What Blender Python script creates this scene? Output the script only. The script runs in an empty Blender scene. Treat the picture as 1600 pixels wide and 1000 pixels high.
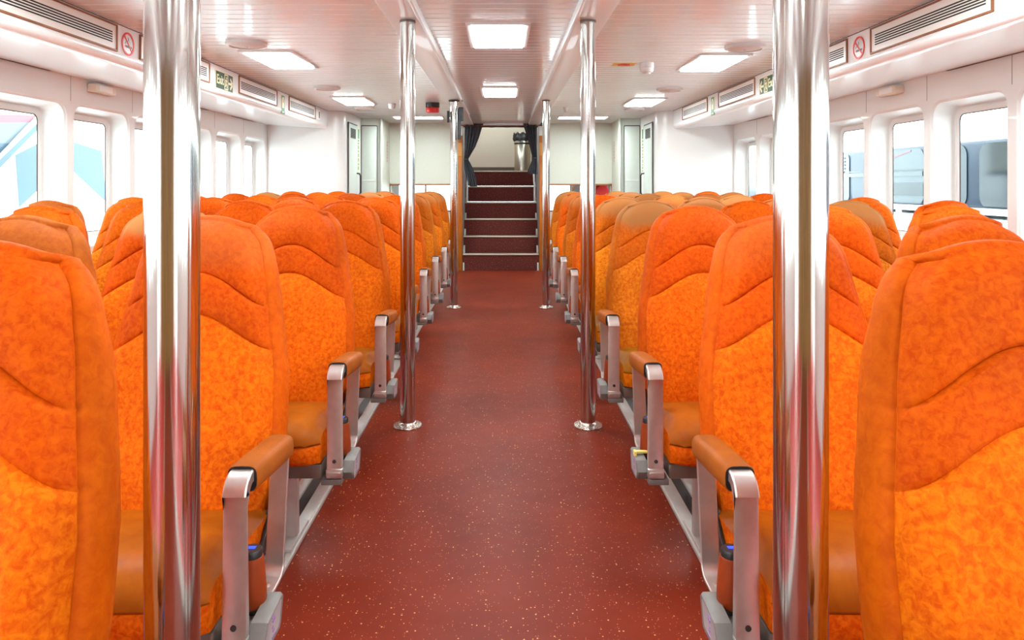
import bpy, bmesh, math, random
from mathutils import Vector, Matrix
random.seed(7)
PI = math.pi
C = bpy.context.scene.collection
EYE = 1.215; CX = 0.023; F = 1120.0; VX = 785.0; VY = 286.5

# ------------------------------------------------------------------ materials
def srgb(r, g, b):
    f = lambda c: (c/255/12.92) if c/255 <= .04045 else ((c/255+.055)/1.055)**2.4
    return (f(r), f(g), f(b), 1)
def new_mat(name):
    m = bpy.data.materials.new(name); m.use_nodes = True
    nt = m.node_tree
    return m, nt, nt.nodes['Principled BSDF']
def mat(name, col, rough=.5, metal=0.0, spec=.5, var=0.0, vscale=20, bump=0.0, bscale=100, coat=0.0):
    m, nt, p = new_mat(name)
    p.inputs['Base Color'].default_value = col
    p.inputs['Roughness'].default_value = rough
    p.inputs['Metallic'].default_value = metal
    p.inputs['Specular IOR Level'].default_value = spec
    p.inputs['Coat Weight'].default_value = coat
    tc = nt.nodes.new('ShaderNodeTexCoord')
    if var:
        n = nt.nodes.new('ShaderNodeTexNoise'); n.inputs['Scale'].default_value = vscale; n.inputs['Detail'].default_value = 3
        nt.links.new(tc.outputs['Object'], n.inputs['Vector'])
        r = nt.nodes.new('ShaderNodeValToRGB')
        r.color_ramp.elements[0].position = .3; r.color_ramp.elements[1].position = .7
        r.color_ramp.elements[0].color = tuple(c*(1-var) for c in col[:3])+(1,)
        r.color_ramp.elements[1].color = tuple(min(1, c*(1+var)) for c in col[:3])+(1,)
        nt.links.new(n.outputs['Fac'], r.inputs['Fac']); nt.links.new(r.outputs['Color'], p.inputs['Base Color'])
    if bump:
        n = nt.nodes.new('ShaderNodeTexNoise'); n.inputs['Scale'].default_value = bscale
        nt.links.new(tc.outputs['Object'], n.inputs['Vector'])
        b = nt.nodes.new('ShaderNodeBump'); b.inputs['Strength'].default_value = bump; b.inputs['Distance'].default_value = .004
        nt.links.new(n.outputs['Fac'], b.inputs['Height']); nt.links.new(b.outputs['Normal'], p.inputs['Normal'])
    return m
def emit(name, col, s):
    m, nt, p = new_mat(name)
    p.inputs['Base Color'].default_value = col
    p.inputs['Emission Color'].default_value = col
    p.inputs['Emission Strength'].default_value = s
    return m

def fabric_mat(name, bright, dark, worn, rough, lo, hi, nscale, worn_on=True):
    m, nt, p = new_mat(name)
    L = nt.links.new; N = nt.nodes.new
    tc = N('ShaderNodeTexCoord'); oi = N('ShaderNodeObjectInfo')
    add = N('ShaderNodeVectorMath'); add.operation = 'ADD'
    mul = N('ShaderNodeMath'); mul.operation = 'MULTIPLY'; mul.inputs[1].default_value = 37.0
    L(oi.outputs['Random'], mul.inputs[0]); L(tc.outputs['Object'], add.inputs[0]); L(mul.outputs[0], add.inputs[1])
    n1 = N('ShaderNodeTexNoise'); n1.inputs['Scale'].default_value = nscale; n1.inputs['Detail'].default_value = 4
    n1.inputs['Roughness'].default_value = .6; n1.inputs['Distortion'].default_value = .55
    L(add.outputs[0], n1.inputs['Vector'])
    r1 = N('ShaderNodeValToRGB'); r1.color_ramp.elements[0].position = lo; r1.color_ramp.elements[1].position = hi
    r1.color_ramp.elements[0].color = dark; r1.color_ramp.elements[1].color = bright
    L(n1.outputs['Fac'], r1.inputs['Fac'])
    n2 = N('ShaderNodeTexNoise'); n2.inputs['Scale'].default_value = 5; n2.inputs['Detail'].default_value = 2
    L(add.outputs[0], n2.inputs['Vector'])
    mr = N('ShaderNodeMapRange'); mr.inputs['From Min'].default_value = .3; mr.inputs['From Max'].default_value = .7
    mr.inputs['To Min'].default_value = .84; mr.inputs['To Max'].default_value = 1.1
    L(n2.outputs['Fac'], mr.inputs['Value'])
    mx = N('ShaderNodeMix'); mx.data_type = 'RGBA'; mx.blend_type = 'MULTIPLY'; mx.inputs['Factor'].default_value = 1
    L(r1.outputs['Color'], mx.inputs['A']); L(mr.outputs['Result'], mx.inputs['B'])
    mx2 = N('ShaderNodeMix'); mx2.data_type = 'RGBA'; mx2.blend_type = 'MULTIPLY'; mx2.inputs['Factor'].default_value = 1
    L(mx.outputs['Result'], mx2.inputs['A']); L(oi.outputs['Color'], mx2.inputs['B'])
    out = mx2.outputs['Result']
    # worn, faded cloth on the upper headrest (amount per seat in the colour's alpha)
    sep = N('ShaderNodeSeparateXYZ'); L(tc.outputs['Object'], sep.inputs[0])
    zz = N('ShaderNodeMath'); zz.operation = 'MULTIPLY_ADD'; zz.inputs[1].default_value = .16
    L(n2.outputs['Fac'], zz.inputs[0]); L(sep.outputs['Z'], zz.inputs[2])
    w = N('ShaderNodeMapRange'); w.interpolation_type = 'SMOOTHSTEP'
    w.inputs['From Min'].default_value = 1.06; w.inputs['From Max'].default_value = 1.13
    L(zz.outputs[0], w.inputs['Value'])
    wf = N('ShaderNodeMath'); wf.operation = 'MULTIPLY'; L(w.outputs['Result'], wf.inputs[0]); L(oi.outputs['Alpha'], wf.inputs[1])
    wf.use_clamp = True
    mx3 = N('ShaderNodeMix'); mx3.data_type = 'RGBA'
    L(wf.outputs[0], mx3.inputs['Factor']); L(out, mx3.inputs['A']); mx3.inputs['B'].default_value = worn
    L(mx3.outputs['Result'], p.inputs['Base Color'])
    p.inputs['Roughness'].default_value = rough
    p.inputs['Specular IOR Level'].default_value = .06 if rough > .5 else .10
    b = N('ShaderNodeBump'); b.inputs['Strength'].default_value = .25; b.inputs['Distance'].default_value = .003
    L(n1.outputs['Fac'], b.inputs['Height']); L(b.outputs['Normal'], p.inputs['Normal'])
    return m

def floor_mat():
    m, nt, p = new_mat('speckled_vinyl'); L = nt.links.new; N = nt.nodes.new
    tc = N('ShaderNodeTexCoord')
    n = N('ShaderNodeTexNoise'); n.inputs['Scale'].default_value = 2.2; n.inputs['Detail'].default_value = 5; L(tc.outputs['Object'], n.inputs['Vector'])
    r = N('ShaderNodeValToRGB'); r.color_ramp.elements[0].position = .3; r.color_ramp.elements[1].position = .7
    r.color_ramp.elements[0].color = srgb(104, 32, 18); r.color_ramp.elements[1].color = srgb(122, 41, 24)
    L(n.outputs['Fac'], r.inputs['Fac'])
    g = N('ShaderNodeTexNoise'); g.inputs['Scale'].default_value = 260; L(tc.outputs['Object'], g.inputs['Vector'])
    gm = N('ShaderNodeMapRange'); gm.inputs['To Min'].default_value = .85; gm.inputs['To Max'].default_value = 1.15; L(g.outputs['Fac'], gm.inputs['Value'])
    gx = N('ShaderNodeMix'); gx.data_type = 'RGBA'; gx.blend_type = 'MULTIPLY'; gx.inputs['Factor'].default_value = 1
    L(r.outputs['Color'], gx.inputs['A']); L(gm.outputs['Result'], gx.inputs['B'])
    col = gx.outputs['Result']
    for sc_, thr, c, keep in ((85, .20, srgb(215, 165, 105), .82), (150, .2, srgb(190, 120, 80), .78)):
        v = N('ShaderNodeTexVoronoi'); v.inputs['Scale'].default_value = sc_; L(tc.outputs['Object'], v.inputs['Vector'])
        lt = N('ShaderNodeMath'); lt.operation = 'LESS_THAN'; lt.inputs[1].default_value = thr; L(v.outputs['Distance'], lt.inputs[0])
        sp = N('ShaderNodeSeparateColor'); L(v.outputs['Color'], sp.inputs[0])
        gt = N('ShaderNodeMath'); gt.operation = 'GREATER_THAN'; gt.inputs[1].default_value = keep; L(sp.outputs[0], gt.inputs[0])
        ml = N('ShaderNodeMath'); ml.operation = 'MULTIPLY'; L(lt.outputs[0], ml.inputs[0]); L(gt.outputs[0], ml.inputs[1])
        mx = N('ShaderNodeMix'); mx.data_type = 'RGBA'; L(ml.outputs[0], mx.inputs['Factor']); L(col, mx.inputs['A']); mx.inputs['B'].default_value = c
        col = mx.outputs['Result']
    L(col, p.inputs['Base Color'])
    p.inputs['Roughness'].default_value = .40; p.inputs['Specular IOR Level'].default_value = .09
    nb = N('ShaderNodeTexNoise'); nb.inputs['Scale'].default_value = 6; L(tc.outputs['Object'], nb.inputs['Vector'])
    b = N('ShaderNodeBump'); b.inputs['Strength'].default_value = .12; b.inputs['Distance'].default_value = .02
    L(nb.outputs['Fac'], b.inputs['Height']); L(b.outputs['Normal'], p.inputs['Normal'])
    return m
def carpet_mat():
    m, nt, p = new_mat('stair_carpet'); L = nt.links.new; N = nt.nodes.new
    tc = N('ShaderNodeTexCoord')
    n = N('ShaderNodeTexNoise'); n.inputs['Scale'].default_value = 90; n.inputs['Detail'].default_value = 2; L(tc.outputs['Object'], n.inputs['Vector'])
    r = N('ShaderNodeValToRGB'); e = r.color_ramp.elements
    e[0].position = .35; e[0].color = srgb(58, 14, 12); e[1].position = .62; e[1].color = srgb(104, 34, 26)
    x = e.new(.72); x.color = srgb(170, 100, 70)
    L(n.outputs['Fac'], r.inputs['Fac']); L(r.outputs['Color'], p.inputs['Base Color']); p.inputs['Roughness'].default_value = .9
    return m
def glass_mat():
    m, nt, p = new_mat('window_glass'); L = nt.links.new; N = nt.nodes.new
    nt.nodes.remove(p)
    t = N('ShaderNodeBsdfTransparent'); t.inputs['Color'].default_value = (.95, .98, .98, 1)
    g = N('ShaderNodeBsdfGlossy'); g.inputs['Roughness'].default_value = .02
    lw = N('ShaderNodeLayerWeight'); lw.inputs['Blend'].default_value = .03
    mx = N('ShaderNodeMixShader'); L(lw.outputs['Fresnel'], mx.inputs[0]); L(t.outputs[0], mx.inputs[1]); L(g.outputs[0], mx.inputs[2])
    L(mx.outputs[0], nt.nodes['Material Output'].inputs['Surface'])
    return m
def wood_mat(name, a, b):
    m, nt, p = new_mat(name); L = nt.links.new; N = nt.nodes.new
    tc = N('ShaderNodeTexCoord'); mp = N('ShaderNodeMapping'); mp.inputs['Scale'].default_value = (30, 30, 2.5)
    L(tc.outputs['Object'], mp.inputs['Vector'])
    n = N('ShaderNodeTexNoise'); n.inputs['Scale'].default_value = 1.2; n.inputs['Detail'].default_value = 5; n.inputs['Distortion'].default_value = .8
    L(mp.outputs[0], n.inputs['Vector'])
    r = N('ShaderNodeValToRGB'); r.color_ramp.elements[0].position = .3; r.color_ramp.elements[1].position = .7
    r.color_ramp.elements[0].color = a; r.color_ramp.elements[1].color = b
    L(n.outputs['Fac'], r.inputs['Fac']); L(r.outputs['Color'], p.inputs['Base Color']); p.inputs['Roughness'].default_value = .35
    return m

M = {
 'fabric': fabric_mat('orange_fabric', (.76, .158, .003, 1), (.56, .068, .001, 1), (.36, .135, .04, 1), .68, .36, .64, 80),
 'fabric_upper': fabric_mat('deep_orange_fabric', (.60, .094, .0015, 1), (.45, .046, .0008, 1), (.36, .135, .04, 1), .66, .34, .66, 80),  # deeper, redder orange for the upper back panels
 'fabric_side': fabric_mat('orange_side_cloth', (.60, .106, .002, 1), (.47, .062, .001, 1), (.34, .13, .04, 1), .6, .30, .70, 50),
 'vinyl': fabric_mat('orange_vinyl', (.38, .102, .005, 1), (.29, .064, .002, 1), (.4, .16, .05, 1), .46, .3, .7, 14),
 'pad': mat('brown_vinyl_pad', (0.3087, 0.0774, 0.0112, 1), .5, spec=.08, var=.14, vscale=9, bump=.15, bscale=180),
 'sleeve': mat('rust_vinyl_sleeve', (0.2652, 0.0365, 0.0068, 1), .5, spec=.2, var=.15, vscale=15),
 'alu': mat('brushed_aluminium', (.62, .56, .53, 1), .33, metal=.85, var=.05, vscale=40),
 'alu_w': mat('satin_aluminium', (0.5772, 0.5460, 0.5148, 1), .42, metal=.55, var=.05, vscale=30),
 'steel_dk': mat('dark_steel', (.055, .05, .05, 1), .45, metal=.5),
 'grey_cap': mat('grey_plastic', (.15, .13, .12, 1), .45, var=.06, vscale=30),
 'grey_panel': mat('grey_plastic_panel', (.33, .29, .295, 1), .4),
 'chrome': mat('polished_stainless', (.60, .585, .555, 1), .11, metal=1.0),
 'steel_bin': mat('brushed_bin_steel', (.48, .43, .36, 1), .28, metal=1.0),
 'alu_shaded': mat('shaded_aluminium', (0.1620, 0.1222, 0.1008, 1), .45, metal=.4),  # aluminium darkened to paint in the shadow under the cushions
 'flange': mat('stainless_flange', (.72, .66, .60, 1), .25, metal=.9),
 'black': mat('black_plastic', (.012, .012, .013, 1), .4),
 'black_cloth': mat('black_cloth', (.02, .02, .022, 1), .85, var=.3, vscale=40),
 'blue': emit('blue_badge_glow', (.02, .07, .85, 1), .35),  # printed badge, no lamp; a faint glow is added to its blue
 'purple': mat('purple_print', (.30, .16, .42, 1), .6),
 'red_floor': mat('red_underfloor', (0.406, 0.017, 0.009, 1), .5, var=.12, vscale=6),
 'floor': floor_mat(), 'carpet': carpet_mat(), 'glass': glass_mat(),
 'wall': mat('white_moulded_panel', (0.740, 0.714, 0.697, 1), .30, coat=.2, var=.015, vscale=3),
 'reveal': mat('white_window_reveal', (0.757, 0.748, 0.731, 1), .35),
 'ceil': mat('gloss_ceiling_slats', (.88, .93, .95, 1), .22, coat=.25, bump=.16, bscale=3.2),
 'beam': mat('gloss_white_beam', (.90, .96, .98, 1), .34, coat=.15),
 'soffit': mat('gloss_white_soffit', (.93, .95, .96, 1), .17, coat=.3),
 'seam': mat('dark_seam', (.10, .08, .07, 1), .7),
 'greywall': mat('beige_grey_wall', (0.568, 0.559, 0.482, 1), .5, var=.03, vscale=60),
 'greenwall': mat('pale_green_panel', (0.568, 0.611, 0.559, 1), .4, var=.02, vscale=20),
 'trim_w': mat('white_trim', (0.722, 0.705, 0.688, 1), .3),
 'wood': wood_mat('orange_brown_wood', srgb(140, 74, 14), srgb(186, 106, 28)),
 'wood_back': wood_mat('golden_wood_panel', srgb(62, 42, 20), srgb(186, 146, 84)),
 'wood_reflection': wood_mat('wood_painted_reflection', srgb(176, 112, 48), srgb(205, 140, 70)),  # lighter tone of the jamb wood, standing in for a reflection
 'wood_trim': mat('brown_vent_trim', srgb(142, 88, 52), .5, var=.2, vscale=20),
 'vent_w': mat('cream_vent_panel', (.85, .82, .78, 1), .35),
 'slot': mat('black_slot', (.012, .011, .010, 1), .7),
 'light': emit('light_diffuser', (.86, 1.0, 1.0, 1), 34),
 'nosing': mat('pale_stair_nosing', (.60, .56, .45, 1), .4, metal=.2),
 'curtain': mat('charcoal_curtain_cloth', (.045, .045, .055, 1), .8, var=.2, vscale=30),
 'red': mat('signal_red', (0.586, 0.016, 0.012, 1), .35),
 'sign_red': mat('prohibition_red', (.78, .03, .03, 1), .45),
 'sign_green': mat('exit_sign_dark_green', (.018, .055, .03, 1), .35, var=.3, vscale=12),
 'green2': mat('sign_green', (.02, .22, .08, 1), .4),
 'cream': mat('luminous_cream', (.82, .74, .48, 1), .5),
 'yellow': mat('yellow_sticker', (.85, .60, .15, 1), .5),
 'pink': mat('faded_red_print', (.62, .36, .36, 1), .6),
 'beige_lamp': mat('beige_plastic', (.76, .68, .56, 1), .4),
 'speaker': mat('white_speaker_grille', (.68, .64, .62, 1), .5, bump=.2, bscale=300),
 'plastic_w': mat('white_plastic', (0.705, 0.688, 0.679, 1), .35),
 'hull_w': mat('white_ship_paint', (.92, .93, .94, 1), .35),
 'hull_blue': mat('pale_blue_paint', (0.0243, 0.0614, 0.1164, 1), .4, var=.12, vscale=1.5),
 'hull_pale': mat('very_pale_blue_paint', (0.0875, 0.1059, 0.1187, 1), .4),
 'hull_mid': mat('mid_blue_paint', (0.0252, 0.0532, 0.0833, 1), .4),
 'hull_red': mat('pink_red_paint', (0.1323, 0.0401, 0.0551, 1), .4),
 'hull_dark': mat('dark_blue_glass', (0.0011, 0.0049, 0.0106, 1), .08, var=.35, vscale=1.4),
 'hull_teal': mat('grey_blue_glass', (0.0039, 0.0103, 0.0157, 1), .08, var=.25, vscale=1.2),
 'hull_frame': mat('blue_grey_paint', (0.0089, 0.0202, 0.0413, 1), .35, var=.1, vscale=2),
 'hull_lt': mat('pale_grey_blue_glass', (0.0348, 0.0470, 0.0567, 1), .12, var=.12, vscale=1.0),
 'water': mat('harbour_water', (.70, .76, .76, 1), .3, bump=.5, bscale=3),
}

# ------------------------------------------------------------------ helpers
def tag(o, label=None, cat=None, group=None, kind=None):
    if label: o['label'] = label
    if cat: o['category'] = cat
    if group: o['group'] = group
    if kind: o['kind'] = kind
    return o
def thing(name, label, cat, loc=(0, 0, 0), group=None):
    o = bpy.data.objects.new(name, None); C.objects.link(o); o.location = loc; o.empty_display_size = .1
    return tag(o, label, cat, group)
def to_mesh(name, bm, mats, smooth=None):
    bmesh.ops.recalc_face_normals(bm, faces=bm.faces)
    me = bpy.data.meshes.new(name); bm.to_mesh(me); bm.free()
    for m in (mats if isinstance(mats, (list, tuple)) else [mats]): me.materials.append(M[m])
    if smooth is not None:
        me.shade_smooth()
        me.set_sharp_from_angle(angle=math.radians(smooth))
    return me
def obj(name, bm, mats, parent=None, smooth=None):
    o = bpy.data.objects.new(name, to_mesh(name, bm, mats, smooth)); C.objects.link(o); o.parent = parent
    return o
def link(name, me, parent):
    o = bpy.data.objects.new(name, me); C.objects.link(o); o.parent = parent; return o
def struct(name, bm, mats, parent=None, smooth=None):
    return tag(obj(name, bm, mats, parent, smooth), kind='structure')
BM = bmesh.new
def box(bm, x0, x1, y0, y1, z0, z1, bev=0, mi=0, seg=2):
    vs = [bm.verts.new((x, y, z)) for x in (x0, x1) for y in (y0, y1) for z in (z0, z1)]
    fs = [bm.faces.new([vs[i] for i in f]) for f in ((0, 1, 3, 2), (4, 6, 7, 5), (0, 4, 5, 1), (2, 3, 7, 6), (0, 2, 6, 4), (1, 5, 7, 3))]
    for f in fs: f.material_index = mi
    if bev:
        es = list({e for f in fs for e in f.edges})
        r = bmesh.ops.bevel(bm, geom=es, offset=bev, segments=seg, affect='EDGES', profile=.5)
        for f in r['faces']: f.material_index = mi
def quad(bm, pts, mi=0):
    f = bm.faces.new([bm.verts.new(p) for p in pts]); f.material_index = mi; return f
def cyl(bm, c, r, h, n=24, axis='Z', r2=None, mi=0, caps=True, bev=0):
    r2 = r if r2 is None else r2
    R = {'Z': Matrix(), 'X': Matrix.Rotation(PI/2, 4, 'Y'), 'Y': Matrix.Rotation(-PI/2, 4, 'X')}[axis]
    prof = [(r, 0), (r2, h)] if not bev else [(r-bev, 0), (r, bev), (r2, h-bev), (r2-bev, h)]
    lathe(bm, prof, c, n, R, mi, caps)
def lathe(bm, prof, c=(0, 0, 0), n=24, R=Matrix(), mi=0, caps=True):
    rings = []
    for r, z in prof:
        rings.append([bm.verts.new(Vector(c)+R@Vector((r*math.cos(2*PI*i/n), r*math.sin(2*PI*i/n), z))) for i in range(n)])
    for a, b in zip(rings, rings[1:]):
        for i in range(n):
            f = bm.faces.new((a[i], a[(i+1) % n], b[(i+1) % n], b[i])); f.material_index = mi
    if caps:
        for q in (rings[0], rings[-1]):
            f = bm.faces.new(q); f.material_index = mi
def sweep(bm, pts, w, t, x0=0, mi=0, caps=True, bev=.0):
    """flat bar of width w (along x, from x0) and thickness t following a path of (y, z) points"""
    n = len(pts); rings = []
    for i, (y, z) in enumerate(pts):
        a = Vector(pts[max(i-1, 0)]); b = Vector(pts[min(i+1, n-1)]); p = Vector((y, z))
        d1 = (p-a).normalized() if i > 0 else (b-p).normalized()
        d2 = (b-p).normalized() if i < n-1 else d1
        d = (d1+d2).normalized(); k = 1/max(.5, d.dot(d1)); nn = Vector((-d.y, d.x))*t/2*k
        cs = [(x0+bev, -1), (x0+w-bev, -1), (x0+w, -1+2*bev/t), (x0+w, 1-2*bev/t), (x0+w-bev, 1), (x0+bev, 1), (x0, 1-2*bev/t), (x0, -1+2*bev/t)] if bev else [(x0, -1), (x0+w, -1), (x0+w, 1), (x0, 1)]
        rings.append([bm.verts.new((x, y+nn.x*s, z+nn.y*s)) for x, s in cs])
    k = len(rings[0])
    for a, b in zip(rings, rings[1:]):
        for i in range(k):
            f = bm.faces.new((a[i], a[(i+1) % k], b[(i+1) % k], b[i])); f.material_index = mi
    if caps:
        for q in (rings[0], rings[-1]): bm.faces.new(q).material_index = mi
def tube(bm, pts, r, n=10, mi=0):
    rings = []; N = len(pts); up = None
    for i, p in enumerate(pts):
        p = Vector(p); a = Vector(pts[max(i-1, 0)]); b = Vector(pts[min(i+1, N-1)]); d = (b-a).normalized()
        if up is None:
            up = d.orthogonal().normalized()
        u = (up-d*up.dot(d)).normalized(); v = d.cross(u); up = u
        rr = r[i] if isinstance(r, (list, tuple)) else r
        rings.append([bm.verts.new(p+rr*(u*math.cos(2*PI*k/n)+v*math.sin(2*PI*k/n))) for k in range(n)])
    for a, b in zip(rings, rings[1:]):
        for i in range(n):
            bm.faces.new((a[i], a[(i+1) % n], b[(i+1) % n], b[i])).material_index = mi
    for q in (rings[0], rings[-1]): bm.faces.new(q).material_index = mi
def arc(cy, cz, r, a0, a1, n=6):
    return [(cy+r*math.cos(math.radians(a0+(a1-a0)*i/n)), cz+r*math.sin(math.radians(a0+(a1-a0)*i/n))) for i in range(n+1)]
def rrect(y0, y1, z0, z1, r, n=6):
    out = []
    for cy, cz, a in ((y1-r, z1-r, 0), (y0+r, z1-r, 90), (y0+r, z0+r, 180), (y1-r, z0+r, 270)):
        out += arc(cy, cz, r, a, a+90, n)
    return out
def interp(tab, x):
    if x <= tab[0][0]: return tab[0][1]
    for (a, b), (c, d) in zip(tab, tab[1:]):
        if x <= c:
            return b+(d-b)*(x-a)/(c-a)
    return tab[-1][1]
def sstep(a, b, x):
    t = min(1, max(0, (x-a)/(b-a))); return t*t*(3-2*t)
def face_frame(side, x, y, z):
    """frame of a sign on a wall facing the aisle: local x reads left to right, z out of the wall"""
    if side < 0: R = Matrix(((0, 0, 1), (1, 0, 0), (0, 1, 0)))
    else: R = Matrix(((0, 0, -1), (-1, 0, 0), (0, 1, 0)))
    m = R.to_4x4(); m.translation = (x, y, z); return m

# ------------------------------------------------------------------ seat meshes
WTAB = [(.36, .226), (.45, .232), (.60, .232), (.72, .227), (.82, .208), (.90, .193), (.97, .180), (1.03, .166), (1.055, .156), (1.072, .141), (1.088, .118)]
def backrest_mesh():
    bm = BM(); nu = 46
    us = [-1+2*i/nu for i in range(nu+1)]
    us = [math.copysign(abs(u)**.88, u) for u in us]
    bell = lambda u: 1-sstep(.02, 1.30, abs(u))/sstep(.02, 1.30, 1.0)
    a1 = lambda u: .888+.094*bell(u)
    a2 = lambda u: .782+.096*bell(u)
    top = lambda u: 1.116-.027*abs(u)**2.0
    zb = .365
    def ease(n, both=True):
        return [(.5-.5*math.cos(PI*i/n))*.75+.25*i/n for i in range(n+1)]
    rows = []
    for k in ease(22)[:-1]: rows.append((0, k))
    for k in ease(9)[:-1]: rows.append((1, k))
    for k in ease(14): rows.append((2, k))
    P = []
    for seg, t in rows:
        lo, hi = [(lambda u: zb, a2), (a2, a1), (a1, top)][seg]
        ze = lo(1)+(hi(1)-lo(1))*t
        row = []
        for u in us:
            z = lo(u)+(hi(u)-lo(u))*t
            w = interp(WTAB, ze)
            x = u*(w-.010)
            y = .300+(z-.43)*.285 - .012*sstep(.95, 1.1, z)
            # roll the sides and top back
            au = abs(u)
            y += .030*au**9 + .006*au**3
            if seg == 2: y += .040*t**5
            # panel steps above each seam
            f = 1-sstep(.75, 1.0, au)
            if seg == 2:
                d = z-a1(u); y -= f*(.017*(1-math.exp(-d/.04))-.003)*(1-.5*t)
            elif seg == 1:
                d = z-a2(u); y -= f*(.008*(1-math.exp(-d/.03))-.001) 
            else:
                d = a2(u)-z
                y -= f*.013*(1-math.exp(-d/.035))*sstep(.36, .50, z)
                y -= .010*sstep(.55, .85, au)*(1-sstep(.93, 1, au))*sstep(.40, .55, z)
            if t == 0 and seg > 0: y += .0045*(1-.4*sstep(.8, 1, au))
            if .895 < au < .95 and seg > 0: y += .003
            # soft wrinkles
            y += .0016*math.sin(23*x+9*z)*math.sin(31*z-7*x)
            row.append(bm.verts.new((x, y, z)))
        P.append(row)
    nr = len(P)
    for j in range(nr-1):
        for i in range(nu): bm.faces.new((P[j][i], P[j][i+1], P[j+1][i+1], P[j+1][i]))
    bm.faces.index_update(); NF = (nr-1)*nu
    loop = [P[0][i] for i in range(nu+1)]+[P[j][nu] for j in range(1, nr)]+[P[-1][i] for i in range(nu-1, -1, -1)]+[P[j][0] for j in range(nr-2, 0, -1)]
    n = len(loop); co = [v.co.copy() for v in loop]
    nrm = []
    for i in range(n):
        d = Vector((0, 0))
        for s in (1, 2, 3):
            e = Vector((co[(i+s) % n].x-co[(i-s) % n].x, co[(i+s) % n].z-co[(i-s) % n].z)); d += e
        nrm.append(Vector((d.y, -d.x)).normalized())
    prev = loop
    for off, dep in ((-.002, .0055), (.005, .008), (.013, .018), (.019, .038), (.020, .062), (.012, .088), (-.006, .104), (-.05, .112)):
        cur = []
        for i in range(n):
            z = co[i].z; up_ = sstep(.35, .8, nrm[i].y)
            th = 1.05 if z < .9 else 1.05-.42*sstep(.9, 1.1, z)
            cur.append(bm.verts.new((co[i].x+nrm[i].x*off, co[i].y+dep*th, co[i].z+nrm[i].y*(off+.002*up_ if dep > .007 else off*(1-up_)+.0025*up_)-dep*(.12+.10*up_))))
        for i in range(n): bm.faces.new((prev[i], prev[(i+1) % n], cur[(i+1) % n], cur[i]))
        prev = cur
    # back panel
    bot = prev[:nu+1]; rt = prev[nu:nu+nr]; tp = [prev[k] for k in range(nu+nr-1, nu+nr-1+nu+1)][::-1]; lf = [prev[0]]+prev[:nu+nr-1+nu-1:-1]
    lf = lf[:nr]
    G = [bot]
    for j in range(1, nr-1):
        l = lf[j]; r = rt[j]
        row = [l]
        for i in range(1, nu):
            s = i/nu
            row.append(bm.verts.new(l.co.lerp(r.co, s)+Vector((0, .012*math.sin(PI*s), 0))))
        row.append(r); G.append(row)
    G.append(tp)
    for j in range(nr-1):
        for i in range(nu):
            try: bm.faces.new((G[j][i], G[j+1][i], G[j+1][i+1], G[j][i+1]))
            except ValueError: pass
    bm.faces.ensure_lookup_table(); bm.faces.index_update(); bm.normal_update()
    for f in bm.faces:
        if f.index < NF:
            f.material_index = 1 if f.index//nu >= 22 else 0
        else:
            nn = f.normal; c = f.calc_center_median()
            f.material_index = 1 if c.z > 1.075 and abs(nn.x) < .72 else 2
    return to_mesh('backrest', bm, ['fabric', 'fabric_upper', 'fabric_side'], 60)

def cushion_mesh():
    bm = BM()
    # profile from the back (under the backrest) over the top, round the front and down
    prof = [(.40, .425), (.34, .430), (.26, .440), (.18, .452), (.10, .464), (.04, .470), (.00, .468), (-.030, .458), (-.052, .440), (-.062, .420), (-.064, .405),
            (-.058, .3995), (-.0565, .396), (-.061, .391), (-.062, .372), (-.058, .350), (-.050, .338), (-.03, .335), (.38, .335), (.40, .345)]
    nu = 28; rows = []
    for i in range(nu+1):
        u = -1+2*i/nu; u = math.copysign(abs(u)**.8, u); au = abs(u)
        row = []
        for k, (y, z) in enumerate(prof):
            x = u*.232
            zz = z; yy = y
            if k <= 10:
                zz = min(z, .40)+max(0, z-.40)*(1-.12*au**3-.50*sstep(.84, 1.0, au))
                if .795 < au < .85: zz -= .004
                zz += .008*math.sin(y*14)*(1-au**2)*sstep(.30, .1, abs(y-.15))*0
            if y < .04: yy += (.028*au**5+.010*sstep(.85, 1, au))*min(1, (.04-y)/.104)
            if z <= .372 : x *= .985
            row.append(bm.verts.new((x, yy, zz)))
        rows.append(row)
    K = len(prof)
    for i in range(nu):
        for k in range(K): bm.faces.new((rows[i][k], rows[i+1][k], rows[i+1][(k+1) % K], rows[i][(k+1) % K]))
    bm.faces.new(rows[0]); bm.faces.new(rows[-1])
    # vinyl top, cloth front band
    for f in bm.faces:
        c = f.calc_center_median()
        f.material_index = 1 if (c.z < .3965 and c.y < 0) or abs(c.x) > .228 else 0
    return to_mesh('cushion', bm, ['vinyl', 'fabric'], 50)

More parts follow.
